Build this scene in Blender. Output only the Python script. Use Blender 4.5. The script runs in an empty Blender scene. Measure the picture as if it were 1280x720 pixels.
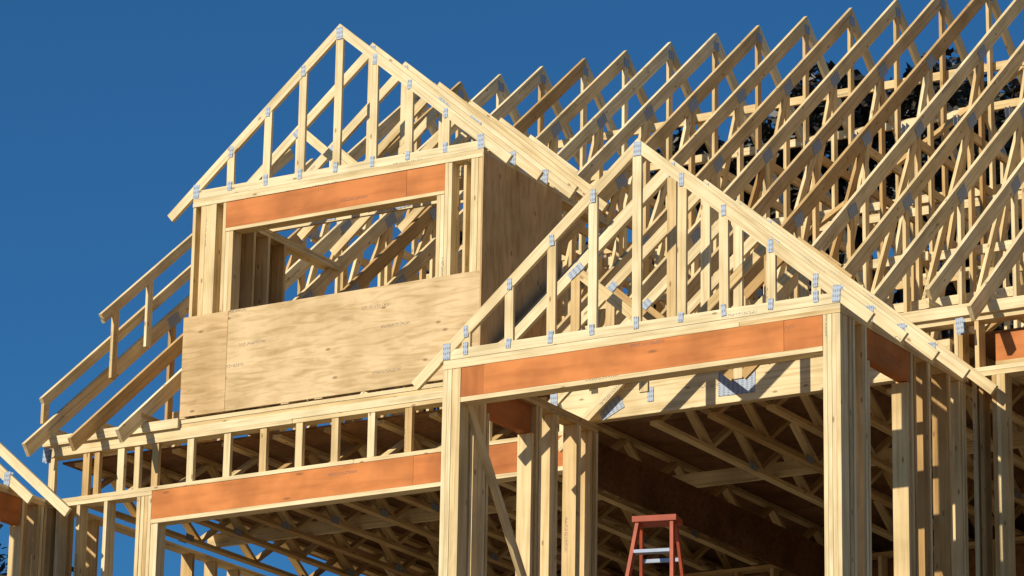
import bpy, math, random
from mathutils import Vector, Matrix
random.seed(7)
V=Vector
sc=bpy.context.scene
X_=V((1,0,0));Y_=V((0,1,0));Z_=V((0,0,1))

# ------------------------------------------------------------------ materials
def nmat(name):
    m=bpy.data.materials.new(name);m.use_nodes=True
    nt=m.node_tree;nt.nodes.clear()
    o=nt.nodes.new('ShaderNodeOutputMaterial');b=nt.nodes.new('ShaderNodeBsdfPrincipled')
    nt.links.new(b.outputs[0],o.inputs[0]);b.inputs['Roughness'].default_value=.7
    return m,nt,b
def N(nt,t,**k):
    n=nt.nodes.new(t)
    for a,v in k.items(): setattr(n,a,v)
    return n
def ramp(nt,stops):
    r=N(nt,'ShaderNodeValToRGB');e=r.color_ramp.elements
    e[0].position,e[0].color=stops[0][0],(*stops[0][1],1)
    e[1].position,e[1].color=stops[-1][0],(*stops[-1][1],1)
    for s in stops[1:-1]:
        x=e.new(s[0]);x.color=(*s[1],1)
    return r
def mix(nt,mode,fac,a,b):
    m=N(nt,'ShaderNodeMix',data_type='RGBA',blend_type=mode)
    for s,v in ((m.inputs[0],fac),(m.inputs[6],a),(m.inputs[7],b)):
        if isinstance(v,(int,float)): s.default_value=v
        elif isinstance(v,tuple): s.default_value=(*v,1)
        else: nt.links.new(v,s)
    return m.outputs[2]
def math2(nt,op,a,b):
    m=N(nt,'ShaderNodeMath',operation=op)
    for s,v in ((m.inputs[0],a),(m.inputs[1],b)):
        if isinstance(v,(int,float)): s.default_value=v
        else: nt.links.new(v,s)
    return m.outputs[0]
def spots(nt,uv,scale,rad,thr,metric='EUCLIDEAN'):
    mp=N(nt,'ShaderNodeMapping');mp.inputs['Scale'].default_value=scale;nt.links.new(uv,mp.inputs[0])
    vo=N(nt,'ShaderNodeTexVoronoi',voronoi_dimensions='2D',distance=metric);vo.inputs['Scale'].default_value=1
    nt.links.new(mp.outputs[0],vo.inputs[0])
    k=ramp(nt,[(rad[0],(1,1,1)),(rad[1],(0,0,0))]);nt.links.new(vo.outputs['Distance'],k.inputs[0])
    sel=N(nt,'ShaderNodeSeparateColor');nt.links.new(vo.outputs['Color'],sel.inputs[0])
    return math2(nt,'MULTIPLY',math2(nt,'GREATER_THAN',sel.outputs[0],thr),k.outputs[0])
def wood(name,stops,grain=.26,knots=True,gs=(1.3,34,1),blot=.2,rough=.72,wavy=False,ks=(2.6,6.5,1),kth=.70,kr=(.04,.085),stamp=False):
    m,nt,b=nmat(name)
    at=N(nt,'ShaderNodeAttribute',attribute_name='rnd')
    r=ramp(nt,stops);nt.links.new(at.outputs['Fac'],r.inputs[0])
    uv=N(nt,'ShaderNodeUVMap',uv_map='UVMap')
    mp=N(nt,'ShaderNodeMapping');mp.inputs['Scale'].default_value=gs
    nt.links.new(uv.outputs[0],mp.inputs[0])
    n1=N(nt,'ShaderNodeTexNoise');n1.inputs['Scale'].default_value=1;n1.inputs['Detail'].default_value=5;n1.inputs['Distortion'].default_value=1.6 if wavy else .4
    nt.links.new(mp.outputs[0],n1.inputs[0])
    g=ramp(nt,[(.3,(1-grain,1-grain*1.2,1-grain*1.6)),(.55,(1,1,1))]);nt.links.new(n1.outputs[0],g.inputs[0])
    c=mix(nt,'MULTIPLY',1.0,r.outputs[0],g.outputs[0])
    n2=N(nt,'ShaderNodeTexNoise');n2.inputs['Scale'].default_value=2.2;n2.inputs['Detail'].default_value=3
    nt.links.new(uv.outputs[0],n2.inputs[0])
    g2=ramp(nt,[(.35,(1-blot,1-blot*1.1,1-blot*1.35)),(.6,(1,1,1))]);nt.links.new(n2.outputs[0],g2.inputs[0])
    c=mix(nt,'MULTIPLY',1.0,c,g2.outputs[0])
    if knots:
        s=spots(nt,uv.outputs[0],ks,kr,kth)
        c=mix(nt,'MIX',math2(nt,'MULTIPLY',s,.7),c,(.20,.09,.03))
    if stamp:
        s=spots(nt,uv.outputs[0],(.55,6,1),(.085,.09),.62,'CHEBYCHEV')
        n3=N(nt,'ShaderNodeTexNoise');n3.inputs['Scale'].default_value=95;n3.inputs['Detail'].default_value=1;nt.links.new(uv.outputs[0],n3.inputs[0])
        q=math2(nt,'GREATER_THAN',n3.outputs[0],.52)
        c=mix(nt,'MIX',math2(nt,'MULTIPLY',math2(nt,'MULTIPLY',s,q),.65),c,(.10,.08,.09))
    nt.links.new(c,b.inputs['Base Color'])
    b.inputs['Roughness'].default_value=rough
    b.inputs['Specular IOR Level'].default_value=.2
    bp=N(nt,'ShaderNodeBump');bp.inputs['Strength'].default_value=.2;bp.inputs['Distance'].default_value=.003
    nt.links.new(n1.outputs[0],bp.inputs['Height']);nt.links.new(bp.outputs[0],b.inputs['Normal'])
    return m
M={}
M['lumber']=wood('spruce_lumber',[(0,(.48,.29,.11)),(.22,(.66,.45,.20)),(.6,(.81,.63,.34)),(1,(.89,.76,.48))],stamp=True)
M['lvl']=wood('orange_coated_lvl',[(0,(.46,.15,.035)),(.5,(.64,.215,.055)),(1,(.72,.26,.07))],grain=.18,knots=True,gs=(1.5,12,1),blot=.3,rough=.65,ks=(.9,3,1),kth=.4,kr=(.02,.05),stamp=True)
M['ply']=wood('softwood_plywood',[(0,(.56,.34,.14)),(.5,(.68,.47,.235)),(1,(.78,.585,.33))],grain=.26,gs=(2.2,14,1),blot=.2,wavy=True,ks=(1.6,3.4,1),kth=.5,kr=(.025,.06),stamp=True)
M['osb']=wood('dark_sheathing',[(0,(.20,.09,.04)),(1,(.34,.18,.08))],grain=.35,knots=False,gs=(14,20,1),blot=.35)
m,nt,b=nmat('galvanised_nail_plate');M['plate']=m
uv=N(nt,'ShaderNodeUVMap',uv_map='UVMap')
mp=N(nt,'ShaderNodeMapping');mp.inputs['Scale'].default_value=(22,55,1);nt.links.new(uv.outputs[0],mp.inputs[0])
vo=N(nt,'ShaderNodeTexVoronoi',voronoi_dimensions='2D');vo.inputs['Scale'].default_value=1;vo.inputs['Randomness'].default_value=.15
nt.links.new(mp.outputs[0],vo.inputs[0])
r=ramp(nt,[(.12,(.16,.18,.21)),(.40,(.36,.42,.50))]);nt.links.new(vo.outputs['Distance'],r.inputs[0])
nt.links.new(r.outputs[0],b.inputs['Base Color']);b.inputs['Metallic'].default_value=.15;b.inputs['Roughness'].default_value=.6;b.inputs['Specular IOR Level'].default_value=.25
def simple(name,col,rough=.6,metal=0,var=.2,scale=6):
    m,nt,b=nmat(name)
    tc=N(nt,'ShaderNodeTexCoord');n=N(nt,'ShaderNodeTexNoise');n.inputs['Scale'].default_value=scale;n.inputs['Detail'].default_value=6
    nt.links.new(tc.outputs['Object'],n.inputs[0])
    r=ramp(nt,[(.3,tuple(c*(1-var) for c in col)),(.7,tuple(min(1,c*(1+var)) for c in col))]);nt.links.new(n.outputs[0],r.inputs[0])
    nt.links.new(r.outputs[0],b.inputs['Base Color']);b.inputs['Roughness'].default_value=rough;b.inputs['Metallic'].default_value=metal
    return m
M['concrete']=simple('concrete',(.24,.21,.17),.85)
M['dirt']=simple('sandy_dirt',(.21,.145,.08),.95,var=.3,scale=.6)
M['fibre']=simple('orange_fibreglass',(.42,.075,.025),.5,var=.2)
M['alu']=simple('aluminium_step',(.4,.45,.52),.4,.6,var=.15)
M['bark']=simple('bark',(.07,.05,.035),.9)
m,nt,b=nmat('leaves');M['leaf']=m
at=N(nt,'ShaderNodeAttribute',attribute_name='rnd')
r=ramp(nt,[(0,(.014,.012,.010)),(.5,(.024,.024,.015)),(.8,(.045,.028,.022)),(1,(.07,.075,.03))]);nt.links.new(at.outputs['Fac'],r.inputs[0])
nt.links.new(r.outputs[0],b.inputs['Base Color']);b.inputs['Roughness'].default_value=.5

# ------------------------------------------------------------------ mesh batching
class Batch:
    def __init__(s): s.v=[];s.f=[];s.uv=[];s.r=[];s.m=[]
G={}
def prism(g,poly,n,t,u,mat='lumber',rnd=None,jit=.0012):
    b=G.setdefault(g,Batch())
    if rnd is None: rnd=random.betavariate(1.7,1.4)
    n=n.normalized();u=u.normalized();w=n.cross(u)
    t=t+random.uniform(-jit,jit);o=random.uniform(-jit,jit)
    k=len(poly);base=len(b.v)
    for s in (-.5,.5):
        for p in poly: b.v.append(p+n*(t*s+o))
    ou,ov=random.uniform(0,60),random.uniform(0,60)
    faces=[list(range(k))[::-1],[k+i for i in range(k)]]+[[i,(i+1)%k,k+(i+1)%k,k+i] for i in range(k)]
    c=sum((poly[i].cross(poly[(i+1)%k]) for i in range(k)),V((0,0,0)))
    if c.dot(n)<0: faces=[f[::-1] for f in faces]
    for f in faces:
        b.f.append([base+i for i in f]);b.r.append(rnd);b.m.append(mat)
        for i in f:
            p=b.v[base+i];b.uv.append((p.dot(u)+ou,p.dot(w)+p.dot(n)+ov))
def box(g,x0,x1,y0,y1,z0,z1,mat='lumber',rnd=None,u=None,jit=.0012):
    d=(x1-x0,y1-y0,z1-z0)
    if u is None: u=[X_,Y_,Z_][d.index(max(d))]
    j=lambda:random.uniform(-jit,jit)
    if abs(u.z)>.5:
        poly=[V((x0+j(),(y0+y1)/2,z0)),V((x1+j(),(y0+y1)/2,z0)),V((x1+j(),(y0+y1)/2,z1)),V((x0+j(),(y0+y1)/2,z1))]
        prism(g,poly,Y_,y1-y0,u,mat,rnd,jit)
    else:
        zz0,zz1=z0+j(),z1+j()
        if abs(u.x)>.5:
            yc=(y0+y1)/2
            prism(g,[V((x0,yc,zz0)),V((x1,yc,zz0)),V((x1,yc,zz1)),V((x0,yc,zz1))],Y_,y1-y0,u,mat,rnd,jit)
        else:
            xc=(x0+x1)/2
            prism(g,[V((xc,y0,zz0)),V((xc,y1,zz0)),V((xc,y1,zz1)),V((xc,y0,zz1))],X_,x1-x0,u,mat,rnd,jit)
def stick(g,a,b_,depth,n,t,mat='lumber',rnd=None):
    a=V(a);b_=V(b_);d=(b_-a).normalized();w=n.cross(d).normalized()*depth/2
    prism(g,[a-w,b_-w,b_+w,a+w],n,t,d,mat,rnd)
def plate(g,c,n,u,L,W,t=.038):
    """pair of thin nail plates, one pressed on each face of the member"""
    c=V(c);n=n.normalized();u=u.normalized();w=n.cross(u)
    a=random.uniform(-.09,.09);u2=(u+w*a).normalized();w=n.cross(u2);u=u2
    c=c+u*random.uniform(-.01,.01)
    for s in (-1,1):
        q=c+n*s*(t/2+.003)
        prism(g,[q-u*L/2-w*W/2,q+u*L/2-w*W/2,q+u*L/2+w*W/2,q-u*L/2+w*W/2],n,.0018,u,'plate',jit=.0003)

T38=.038
def xtruss(g,xc,half,y,zb,zp,kind,over=.30,pitch=.845,dep=.092,bc=True):
    f=lambda x:zp-pitch*abs(x-xc)
    vt=dep*math.sqrt(1+pitch*pitch)
    sq=dep/math.sqrt(1+pitch*pitch)
    for s in (-1,1):
        e=xc+s*(half+over+random.uniform(-.015,.015))
        tail=V((e,y,f(e)));tb=tail+V((-s*dep*pitch/math.sqrt(1+pitch**2),0,-sq))
        poly=[V((xc,y,zp)),tail,tb,V((xc,y,zp-vt))]
        prism(g,poly,Y_,T38,V((s,0,-pitch)),rnd=random.uniform(.75,1))
    if bc: stick(g,(xc-half,y,zb+.045),(xc+half,y,zb+.045),.088,Y_,T38-.003,rnd=random.uniform(.75,1))
    for s in (-1,1): plate(g+'_plates',(xc+s*(half-.03),y,zb+.075),Y_,Z_,.14,.07)
    plate(g+'_plates',(xc,y,zp-.10),Y_,Z_,.12,.07)
    if kind=='gable':
        n=int(half/.407);xs=[xc+i*.407 for i in range(-n,n+1)]
        for x in xs:
            x+=random.uniform(-.012,.012) if x!=xc else 0
            zt=f(x)-vt*.6
            if zt-zb<.22: continue
            stick(g,(x,y,zb+.07),(x+random.uniform(-.006,.006),y,zt),.082,Y_,T38-.007,rnd=random.uniform(.55,1))
            plate(g+'_plates',(x,y,zb+.075),Y_,Z_,random.uniform(.08,.11),.045)
            if abs(x-xc)>.1: plate(g+'_plates',(x,y,f(x)-vt*.66),Y_,Z_,random.uniform(.09,.12),.045)
    else:
        stick(g,(xc,y,zb+.06),(xc,y,zp-.1),.085,Y_,T38-.005)
        for s in (-1,1):
            m_=xc+s*half*.5
            stick(g,(xc+s*.04,y,zb+.08),(m_,y,f(m_)-.07),.085,Y_,T38-.006)
            stick(g,(m_,y,zb+.06),(m_,y,f(m_)-.08),.085,Y_,T38-.008)
            plate(g+'_plates',(m_,y,f(m_)-.08),Y_,V((s,0,-pitch)),.16,.07)
            if bc: plate(g+'_plates',(m_,y,zb+.05),Y_,X_,.12,.07)
        if bc: plate(g+'_plates',(xc,y,zb+.05),Y_,X_,.20,.075)

FL=-3.05
# ------------------------------------------------------------------ porch
def porch(pre,x1,hy1=1.30):
    x0=x1-3.69;xc=(x0+x1)/2
    w=pre+'walls';o=pre+'header'
    def plies(xa,xb,y0,y1,z0,z1,n):
        d=(xb-xa)/n
        for i in range(n):
            dy=random.uniform(0,.006)
            box(w,xa+i*d+.0012,xa+(i+1)*d-.0012,y0+dy,y1,z0,z1+random.uniform(-.002,0),rnd=random.uniform(.5,1))
    plies(x0,x0+.175,0,.14,FL,-.079,4)
    plies(x1-.155,x1,0,.14,FL,-.079,4)
    box(o,x0+.178,x0+.40,.004,.10,-.335,-.081,'lvl',.3)
    box(o,x0+.402,x1-.50,.002,.10,-.335,-.081,'lvl',.75)
    box(o,x1-.498,x1-.158,.004,.10,-.335,-.081,'lvl',.45)
    box(w,x0+.177,x1-.157,.001,.14,-.376,-.337,rnd=.8)
    box(w,x0,x1-.9,0,.14,-.077,-.040,rnd=.8);box(w,x1-.897,x1,.003,.14,-.077,-.040)
    box(w,x0+.0,x1,.002,.14,-.038,0,rnd=.9)
    for s,xa in ((0,x0),(1,x1-.14)):
        xb=xa+.14
        box(w,xa,xb,.142,2.40,-.077,-.040);box(w,xa+.001,xb-.001,.142,2.48,-.038,-.001)
        for y in (.17,.23,.40,.445):
            box(w,xa,xb,y,y+T38,FL,-.079)
        box(w,xa+.003,xb-.002,.50,.538,FL,-.345);box(w,xa,xb,1.24,1.278,FL,-.345)
        box(o,xa+.004 if s==0 else xa+.05,xb-.05 if s==0 else xb-.004,.485,hy1,-.335,-.081,'lvl',.1)
        for y in (1.32,1.38,1.62,1.66,2.02,2.06,2.27,2.32,2.37):
            box(w,xa+random.uniform(0,.004),xb-random.uniform(0,.004),y,y+T38,FL,-.079 if y>hy1 else -.345)
        if s==0: stick(w,(xb+.02,.15,-.35),(xb+.02,2.0,-2.9),.09,X_,T38)
        else: stick(w,(xa-.02,2.0,-1.3),(xa-.02,.6,-3.0),.09,X_,T38)
    t=pre+'trusses'
    xtruss(t,xc,1.845,.02,0.002,1.68,'gable')
    for y in (.62,1.22,1.82): xtruss(t,xc,1.845,y,.002,1.68,'common',bc=(y<1))
    xtruss(t,xc,1.845,2.40,.36,1.68,'common',bc=False)
    for y in (2.95,3.4):
        h=max(.2,(1.68-(.49+.833*(y-2.05)))/.845)
        for s in (-1,1): stick(t,(xc,y,1.62),(xc+s*h,y,1.62-.845*h),.09,Y_,T38)
porch('porch_',0.0)
porch('side_porch_',-9.66,2.0)

# ------------------------------------------------------------------ main front wall (plane Y=2.5)
W='front_wall';YF=2.5
XL,XR=-9.76,3.7
def studs(g,xs,z0,z1,y0=YF,dep=.14,w=T38):
    for x in xs: box(g,x,x+w,y0+random.uniform(0,.005),y0+dep,z0,z1)
studs(W,(-9.76,-9.72,-9.62,-9.38,-9.05,-8.66,-8.615,-8.57,-8.53),FL,-.062)
box(W,XL,-8.49,YF,YF+.14,-.06,-.021)
box(W,XL,-6.2,YF-.002,YF+.14,-.019,.02,rnd=.85);box(W,-6.197,-3.70,YF,YF+.14,-.019,.02,rnd=.7)
box('front_header',-8.487,-5.55,YF+.002,YF+.1,-.30,-.023,'lvl',.85)
box('front_header',-5.548,-3.9,YF+.004,YF+.1,-.30,-.023,'lvl',.45)
box(W,-8.487,-3.9,YF,YF+.14,-.342,-.302,rnd=.9)
studs(W,(-8.487,-8.447),FL,-.344)
studs(W,(-3.9,-3.86,-3.8,-3.75),FL,-.021)
x=-9.74
while x<-3.7:
    xx=x+random.uniform(-.015,.015)
    box(W,xx,xx+.075,YF+.006,YF+.05,.022,.448);x+=.41
for xx in (-8.72,-9.2): box(W,xx,xx+.06,YF+.01,YF+.06,.022,.448)
box(W,XL-.02,-6.9,YF-.004,YF+.14,.45,.488,rnd=.8);box(W,-6.897,-3.0,YF-.001,YF+.14,.45,.488,rnd=.6)
box(W,XL,-7.9,YF-.002,YF+.14,.49,.56,rnd=.75);box(W,-7.897,-3.6,YF-.006,YF+.14,.49,.56,rnd=.95)
box(W,XL-.05,-8.2,YF-.03,YF+.05,.562,.655,rnd=.9)
box(W,-8.197,-4.6,YF+.01,YF+.14,.562,.60,rnd=.5);box(W,-8.197,-4.6,YF+.004,YF+.14,.602,.64,rnd=.8)
box(W,-3.95,-.16,YF-.045,YF-.005,.06,.36,rnd=.8)
box(W,-3.95,-.16,YF-.003,YF+.04,.06,.36,rnd=.62)
plate('front_plates',(-3.45,YF-.025,.16),Y_,V((1,0,.5)),.24,.13,.042)
plate('front_plates',(-2.2,YF-.025,.235),Y_,X_,.36,.22,.042)
plate('front_plates',(-3.05,YF-.025,.24),Y_,Z_,.13,.06,.042)
box(W,-3.0,3.7,YF,YF+.14,.50,.55,rnd=.8);box(W,-1.2,3.7,YF-.03,YF+.12,.552,.655,rnd=.9)
box(W,.02,3.7,YF,YF+.14,.045,.083,rnd=.9);box(W,.02,3.7,YF+.002,YF+.14,.005,.043,rnd=.7)
studs(W,(-.14,-.10,.05),.085,.498)
studs(W,(.08,.20,.24,.28),FL,.003)
box('front_header',.24,3.4,YF+.003,YF+.1,.12,.36,'lvl',.6)
box(W,.24,3.4,YF,YF+.14,.085,.118);studs(W,(.6,1.0,1.4,1.8,2.2,2.6),.362,.498)
studs(W,(3.45,3.5,3.62),FL,.003);studs(W,(.02,),FL,.003)
I='inner_walls'
for y in [2.75+.406*i for i in range(31)]:
    if not(3.2<y<4.4): box(I,XL,XL+.14,y,y+T38,FL,-.04)
    box(I,XR-.14,XR,y,y+T38,FL,-.04)
for xa in (XL,XR-.14):
    box(I,xa,xa+.14,2.65,15.6,-.038,0)
for yy in (8.0,15.46):
    for x in [XL+.2+.406*i for i in range(32)]: box(I,x,x+T38,yy,yy+.14,FL,-.04)
    box(I,XL+.15,XR-.15,yy,yy+.14,-.038,0)
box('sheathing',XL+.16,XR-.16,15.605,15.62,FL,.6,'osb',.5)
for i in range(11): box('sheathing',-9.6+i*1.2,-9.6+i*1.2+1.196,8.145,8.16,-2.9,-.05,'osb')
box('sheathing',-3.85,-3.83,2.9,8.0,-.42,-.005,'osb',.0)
FT='floor_trusses'
x=-9.55
while x<3.6:
    y0,y1=2.66,15.4
    if not (-3.95<x<-3.7):
        for zc in (.035,.395): box(FT,x,x+.089,y0,y1,zc-.019,zc+.019,rnd=random.uniform(.05,.6))  # chords toned darker: interior shade put into the lumber colour
        y=y0+.05;up=True
        while y<9.5:
            a=(x+.045,y,.05 if up else .38);b_=(x+.045,y+.5,.38 if up else .05)
            stick(FT,a,b_,T38,X_,.082,rnd=random.uniform(.05,.7));y+=.5;up=not up  # webs take the darker tones too, colour standing in for shade
        for yy in (4.5,6.6): plate('floor_plates',(x+.045,yy,.045),X_,Y_,.14,.07,.089)
    x+=.58
for y in (5.0,): box(FT,-9.6,3.6,y,y+T38,.06,.2)
y=2.66
while y<15.4:
    xx=-9.7+random.uniform(-1.2,0)
    while xx<3.6:
        a=max(xx,-9.7);b2=min(xx+2.436,3.65)
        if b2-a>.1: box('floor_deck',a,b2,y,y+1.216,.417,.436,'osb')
        xx+=2.44
    y+=1.22

# ------------------------------------------------------------------ main roof trusses (span Y)
R_='roof_trusses';RP='roof_plates'
YR,ZR,PI=9.0,6.34,.843
top=lambda y:ZR-PI*abs(y-YR)
DEP=.14;vt=DEP*math.sqrt(1+PI*PI);sq=DEP/math.sqrt(1+PI*PI)
def mtruss(x,ystart,g=R_):
    x+=random.uniform(-.018,.018);lean=random.uniform(-.004,.004)
    P=lambda y,z:V((x+lean*z,y,z))
    def chord(s,ye):
        tail=P(ye,top(ye));tb=P(ye-s*DEP*PI/math.sqrt(1+PI**2),top(ye)-sq)
        prism(g,[P(YR,ZR),tail,tb,P(YR,ZR-vt)],X_,T38,V((0,s,-PI)),rnd=random.betavariate(2.2,1.4))
    chord(-1,ystart+random.uniform(-.025,.025));chord(1,15.95)
    stick(g,P(max(2.42,ystart),.705),P(8.2,.705),.088,X_,.036);stick(g,P(8.2,.705),P(15.6,.705),.088,X_,.036)
    def web(y0,z0,y1,z1): stick(g,P(y0,z0),P(y1,z1),.088,X_,.033)
    bt=lambda y:top(y)-vt*.7
    web(9,3.95,9,ZR-.15)
    js=[4.4,5.9,7.45]
    for s in (-1,1):
        yy=[9+s*(9-j) for j in js]
        for j in yy: 
            if j>ystart+.2 and not (s>0 and j==yy[1]): web(j,.72,j,bt(j))
        if yy[0]>ystart: web(yy[0],.74,yy[1],bt(yy[1]))
        web(yy[1],.74,yy[2],bt(yy[2]))
        for j in yy:
            if j>ystart+.2: plate(RP,P(j,bt(j)+.01),X_,V((0,1,-s*PI)),.22,.11)
            plate(RP,P(j,.71),X_,Y_,.2,.08)
    web(YR-2.1,3.95,YR+2.1,3.95)
    plate(RP,P(YR,ZR-.16),X_,Y_,.12,.10)
    for s in (-1,1): plate(RP,P(YR+s*2.1,4.0),X_,Y_,.2,.11)
xs=[-9.71+.55*i for i in range(25)]
for x in xs:
    ys=2.05
    if -8.2<x<-4.84: ys=3.95
    elif -3.75<x<.05: ys=2.46
    mtruss(x,ys)
BR='roof_braces'
for y,z in ((9.05,5.35),(10.0,5.25),(11.5,3.95),(10.6,3.6),(7.5,3.3),(12.1,2.5),(5.95,2.3),(4.5,1.3),(13.6,1.6),(9.05,4.02)):
    xa=-9.85+random.uniform(0,.3)
    while True:
        xb=min(xa+random.uniform(3.2,4.8),3.6)
        oy=random.choice((0,.04));dz=random.uniform(-.02,.02)
        prism(BR,[V((xa,y+oy,z)),V((xb,y+oy,z+dz)),V((xb,y+oy,z+dz+.089)),V((xa,y+oy,z+.089))],Y_,T38,X_,rnd=random.uniform(.5,1));xa=xb-.35
        z+=dz
        if xb>=3.59: break
for xa,xb in ((-9.4,-6.5),(-5.5,-2.2),(-1.5,1.8)):
    stick(BR,(xa,5.1,.9),(xb,9.0,5.3),.089,V((0,PI,-1)),T38)
    stick(BR,(xb,9.3,5.0),(xa,13.5,1.2),.089,V((0,PI,1)),T38)
def over(x,ys,dz,ye,posts):
    z=top(ys)+dz
    stick(R_,(x,ys,z-.06),(x,ye,z-.06+PI*(ye-ys)),.10,X_,T38,rnd=.7)
    for y in posts: stick(R_,(x,y,top(y)-.05),(x,y,z-.10+PI*(y-ys)),.085,X_,.032)
over(-9.55,2.98,.76,6.2,(3.2,3.75))
over(-9.80,2.42,.26,7.0,(2.47,))

# ------------------------------------------------------------------ dormer
D='dormer_walls';DX0,DX1=-8.15,-4.86
def dplies(xa,xb,z0,z1,n,y0=YF):
    d=(xb-xa)/n
    for i in range(n): box(D,xa+i*d+.001,xa+(i+1)*d-.001,y0+random.uniform(0,.005),y0+.14,z0,z1,rnd=random.uniform(.4,1))
dplies(DX0,DX0+.038,.66,2.765,1);dplies(-8.05,-7.87,.66,2.765,3);dplies(-7.75,-7.66,.66,2.46,2)
dplies(-5.36,-5.28,.66,2.46,2);dplies(-5.275,-5.20,.66,2.765,2);dplies(DX1-.13,DX1-.015,.66,2.765,3)
dplies(-5.10,-5.07,.66,2.765,1,YF+.05)
dplies(-7.79,-7.755,.66,2.765,1)
box('dormer_header',-7.752,-5.70,YF+.002,YF+.1,2.502,2.762,'lvl',.55)
box('dormer_header',-5.698,-5.278,YF+.004,YF+.1,2.502,2.762,'lvl',.8)
box(D,-7.752,-5.278,YF,YF+.14,2.466,2.50,rnd=.7)
box(D,DX0,DX1,YF-.002,YF+.14,2.767,2.805,rnd=.9);box(D,DX0-.0,DX1,YF+.002,YF+.14,2.807,2.842,rnd=.75)
box('dormer_sheathing',-8.19,-7.672,YF-.02,YF-.006,.66,1.655,'ply',.55,X_)
box('dormer_sheathing',-7.668,DX1,YF-.018,YF-.005,.66,1.655,'ply',.85,X_)
box(D,-7.65,-5.37,YF,YF+.14,1.60,1.64,rnd=.5)
studs(D,(-7.3,-6.9,-6.5,-6.1,-5.7),.66,1.598)
box('dormer_sheathing',DX1+.001,DX1+.014,YF-.016,3.95,.75,2.80,'ply',.35,Z_)
for xa in (DX0,DX1-.142):
    for y in (2.66,2.95,3.1,3.35,3.6,3.88): box(D,xa+.001,xa+.139,y,y+T38,.8,2.765)
    box(D,xa,xa+.14,2.642,4.9,2.767,2.805);box(D,xa,xa+.14,2.642,4.9,2.807,2.842)
box('dormer_sheathing',DX0-.014,DX0-.001,2.66,3.95,.75,2.80,'ply',.1,Z_)
DT='dormer_trusses';dc=(DX0+DX1)/2
xtruss(DT,dc,1.645,YF+.02,2.843,4.38,'gable')
for y in (3.1,3.7): xtruss(DT,dc,1.645,y,2.843,4.38,'common')
for y in (4.3,4.9,5.5,6.1):
    h=max(.25,(4.38-(top(y)))/.845)
    h=min(h,1.6)
    for s in (-1,1): stick(DT,(dc,y,4.32),(dc+s*h,y,4.32-.845*h),.09,Y_,T38)
stick(D,(-6.9,3.7,1.0),(-5.4,4.2,2.9),.09,V((.3,1,0)),T38,rnd=.9)

box('slab',XL-.05,XR+.05,2.4,15.7,FL-.25,FL-.002,'concrete')
for x1 in (0,-9.66): box('slab',x1-3.75,x1+.05,-.1,2.395,FL-.25,FL-.004,'concrete')

# ------------------------------------------------------------------ build objects
def build(name,b,parent=None):
    me=bpy.data.meshes.new(name);me.from_pydata([tuple(v) for v in b.v],[],b.f)
    uvl=me.uv_layers.new(name='UVMap')
    uvl.data.foreach_set('uv',[c for p in b.uv for c in p])
    a=me.attributes.new('rnd','FLOAT','FACE');a.data.foreach_set('value',b.r)
    names=[]
    for k in b.m:
        if k not in names: names.append(k)
    for k in names: me.materials.append(M[k])
    me.polygons.foreach_set('material_index',[names.index(k) for k in b.m])
    me.update()
    o=bpy.data.objects.new(name,me);sc.collection.objects.link(o)
    if parent: o.parent=parent
    return o
house=bpy.data.objects.new('wood_framed_house',None);sc.collection.objects.link(house)
for g,b in G.items(): build(g,b,house)
G.clear()

# ------------------------------------------------------------------ stepladder
lad=bpy.data.objects.new('stepladder',None);sc.collection.objects.link(lad)
H=1.80
def rail(g,a,b_,w,t,n,mat): stick(g,a,b_,w,n,t,mat,.5)
for s in (-1,1):
    rail('rails',(s*.145,-.05,H),(s*.30,-.62,0),.075,.03,X_,'fibre')
    rail('rails',(s*.150,.06,H-.05),(s*.27,.55,0),.05,.025,X_,'fibre')
for i in range(1,6):
    z=i*.3;k=1-z/H
    w_=.145+.155*k;y=-.05-.57*k
    box('steps',-w_+.016,w_-.016,y-.04,y+.04,z-.014,z+.014,'alu',.5)
    if i in(1,3,5):
        w2=.150+.12*k;y2=.06+.49*k
        box('steps',-w2+.014,w2-.014,y2-.012,y2+.012,z-.03,z,'alu',.5)
box('top_cap',-.19,.19,-.11,.12,H-.03,H+.02,'fibre',.5)
for s in (-1,1): stick('spreaders',(s*.20,-.30,.95),(s*.205,.28,.95),.025,X_,.006,'alu')
for g,b in G.items(): build(g,b,lad)
G.clear()
lad.location=(-2.32,1.25,FL+.0);lad.rotation_euler=(0,0,math.radians(14))

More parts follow.
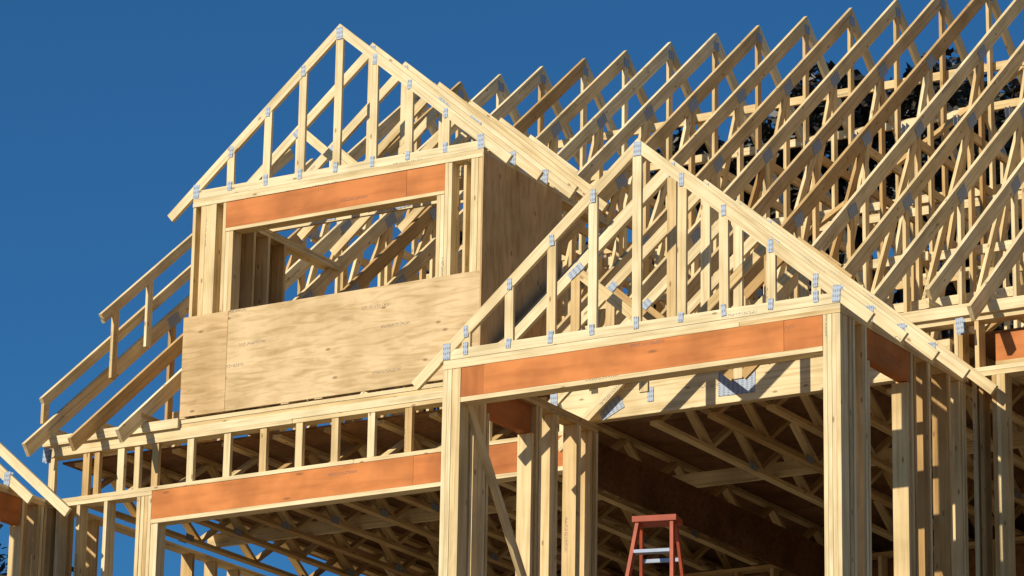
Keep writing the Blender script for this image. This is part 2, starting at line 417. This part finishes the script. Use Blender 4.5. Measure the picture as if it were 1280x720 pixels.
# ------------------------------------------------------------------ trees
def tree(name,loc,h,cr,ch,nleaf,seed):
    rg=random.Random(seed)
    vs=[];fs=[];ms=[];rn=[]
    def tube(a,b_,r0,r1):
        a=V(a);b_=V(b_);d=(b_-a).normalized();s=d.orthogonal().normalized();t=d.cross(s)
        k=len(vs)
        for c,r in ((a,r0),(b_,r1)):
            for i in range(7):
                an=i*2*math.pi/7;vs.append(c+s*math.cos(an)*r+t*math.sin(an)*r)
        for i in range(7): fs.append([k+i,k+(i+1)%7,k+7+(i+1)%7,k+7+i]);ms.append(0);rn.append(.5)
    base=h-ch
    tube((0,0,0),(.1,.1,base*.6),h*.022,h*.017);tube((.1,.1,base*.6),(0,.2,h*.8),h*.017,h*.005)
    cl=[]
    for i in range(60):
        an=rg.uniform(0,6.283);zz=rg.uniform(0,1)**.7;rr=cr*math.sin(math.pi*min(.90,.18+zz*.70))**.5*rg.uniform(.2,1.0)
        c=V((rr*math.cos(an),rr*math.sin(an),base+zz*ch));cl.append((c,rg.uniform(.45,.9)*cr*.3,rg.random()))
        st=V((.05,.15,base*.7+zz*ch*.6));mid=(st+c)/2+V((0,0,-.3))
        tube(st,mid,h*.006,h*.004);tube(mid,c,h*.004,h*.0012)
    for i in range(nleaf):
        c,r,sh=rg.choice(cl)
        d=V((rg.gauss(0,1),rg.gauss(0,1),rg.gauss(0,.8)))
        if d.length>1.9: d=d*(1.9/d.length)
        p_=c+d*r*.5
        s=rg.uniform(.06,.12);a=V((rg.uniform(-1,1),rg.uniform(-1,1),rg.uniform(-.6,.6))).normalized();b2=a.orthogonal().normalized()
        b2=(b2+a.cross(b2)*rg.uniform(-1,1)).normalized()
        k=len(vs)
        vs.extend([p_-a*s,p_+b2*s*.6-a*s*.1,p_+a*s,p_-b2*s*.6+a*s*.1]);fs.append([k,k+1,k+2,k+3]);ms.append(1);rn.append(min(1,max(0,sh*.6+rg.uniform(0,.4))))
    me=bpy.data.meshes.new(name);me.from_pydata([tuple(v) for v in vs],[],fs)
    me.materials.append(M['bark']);me.materials.append(M['leaf']);me.polygons.foreach_set('material_index',ms)
    a=me.attributes.new('rnd','FLOAT','FACE');a.data.foreach_set('value',rn)
    o=bpy.data.objects.new(name,me);sc.collection.objects.link(o);o.location=loc
GZ=-3.25
tree('maple_tree',(-12.2,28.3,GZ),15.7,3.2,7.0,62000,3)
tree('maple_tree',(-14.9,27.0,GZ),15.3,2.6,6.5,44000,12)
tree('maple_tree',(-18.2,25.5,GZ),13.4,2.2,6.0,24000,5)
tree('maple_tree',(-25.5,20.5,GZ),8.0,2.6,5.0,14000,9)

# ------------------------------------------------------------------ ground
def gz(x,y):
    t=max(0,min(1,(y+23)/21.0))
    z=-10.45+(GZ+10.45)*t
    return z+.12*math.sin(x*.37+y*.21)*math.sin(y*.31-x*.13)*(1 if t<.9 else .15)
vs=[];fs=[]
def axis(c):
    return [math.copysign(abs(i/40)**3*1500+abs(i)*1.0,i)+c for i in range(-40,41)]
ax=axis(0);ay=axis(-8)
for y in ay:
    for x in ax: vs.append((x,y,gz(x,y)))
n=len(ax)
for j in range(len(ay)-1):
    for i in range(n-1): fs.append([j*n+i,j*n+i+1,(j+1)*n+i+1,(j+1)*n+i])
me=bpy.data.meshes.new('ground');me.from_pydata(vs,[],fs);me.materials.append(M['dirt'])
for p_ in me.polygons: p_.use_smooth=True
o=bpy.data.objects.new('ground',me);sc.collection.objects.link(o)

# ------------------------------------------------------------------ light, sky
S=V((-.40,-.80,.55)).normalized()
sun=bpy.data.lights.new('sun','SUN');sun.energy=5.0;sun.angle=math.radians(.5);sun.color=(1,.90,.74)
so=bpy.data.objects.new('sun',sun);sc.collection.objects.link(so);so.rotation_euler=(S).to_track_quat('Z','Y').to_euler();so.location=(-20,-30,30)
w=bpy.data.worlds.new('World');sc.world=w;w.use_nodes=True;nt=w.node_tree
bg=nt.nodes['Background'];sky=nt.nodes.new('ShaderNodeTexSky');sky.sky_type='NISHITA';sky.sun_disc=False
sky.sun_elevation=math.asin(S.z);sky.sun_rotation=math.atan2(S.x,S.y);sky.air_density=1.0;sky.dust_density=.1;sky.ozone_density=3.0;sky.altitude=600
tint=mix(nt,'MULTIPLY',1.0,sky.outputs[0],(.32,.88,1.27))
nt.links.new(tint,bg.inputs[0]);bg.inputs[1].default_value=.066
sc.view_settings.view_transform='Standard';sc.view_settings.look='None';sc.view_settings.exposure=0

# ------------------------------------------------------------------ camera
f=4812.;p=math.radians(17.0);th=math.radians(30.9);r=.017
F=V((-math.sin(th)*math.cos(p),math.cos(th)*math.cos(p),math.sin(p)))
R0=V((math.cos(th),math.sin(th),0));U0=R0.cross(F)
Rv=R0*math.cos(r)+U0*math.sin(r);U=U0*math.cos(r)-R0*math.sin(r)
cam=bpy.data.cameras.new('camera');co=bpy.data.objects.new('camera',cam);sc.collection.objects.link(co)
Mx=Matrix((Rv,U,-F)).transposed().to_4x4();Mx.translation=V((12.758,-26.38,-8.85));co.matrix_world=Mx
cam.sensor_width=36;cam.lens=f/1280*36;cam.clip_end=5000;cam.clip_start=.1
sc.camera=co
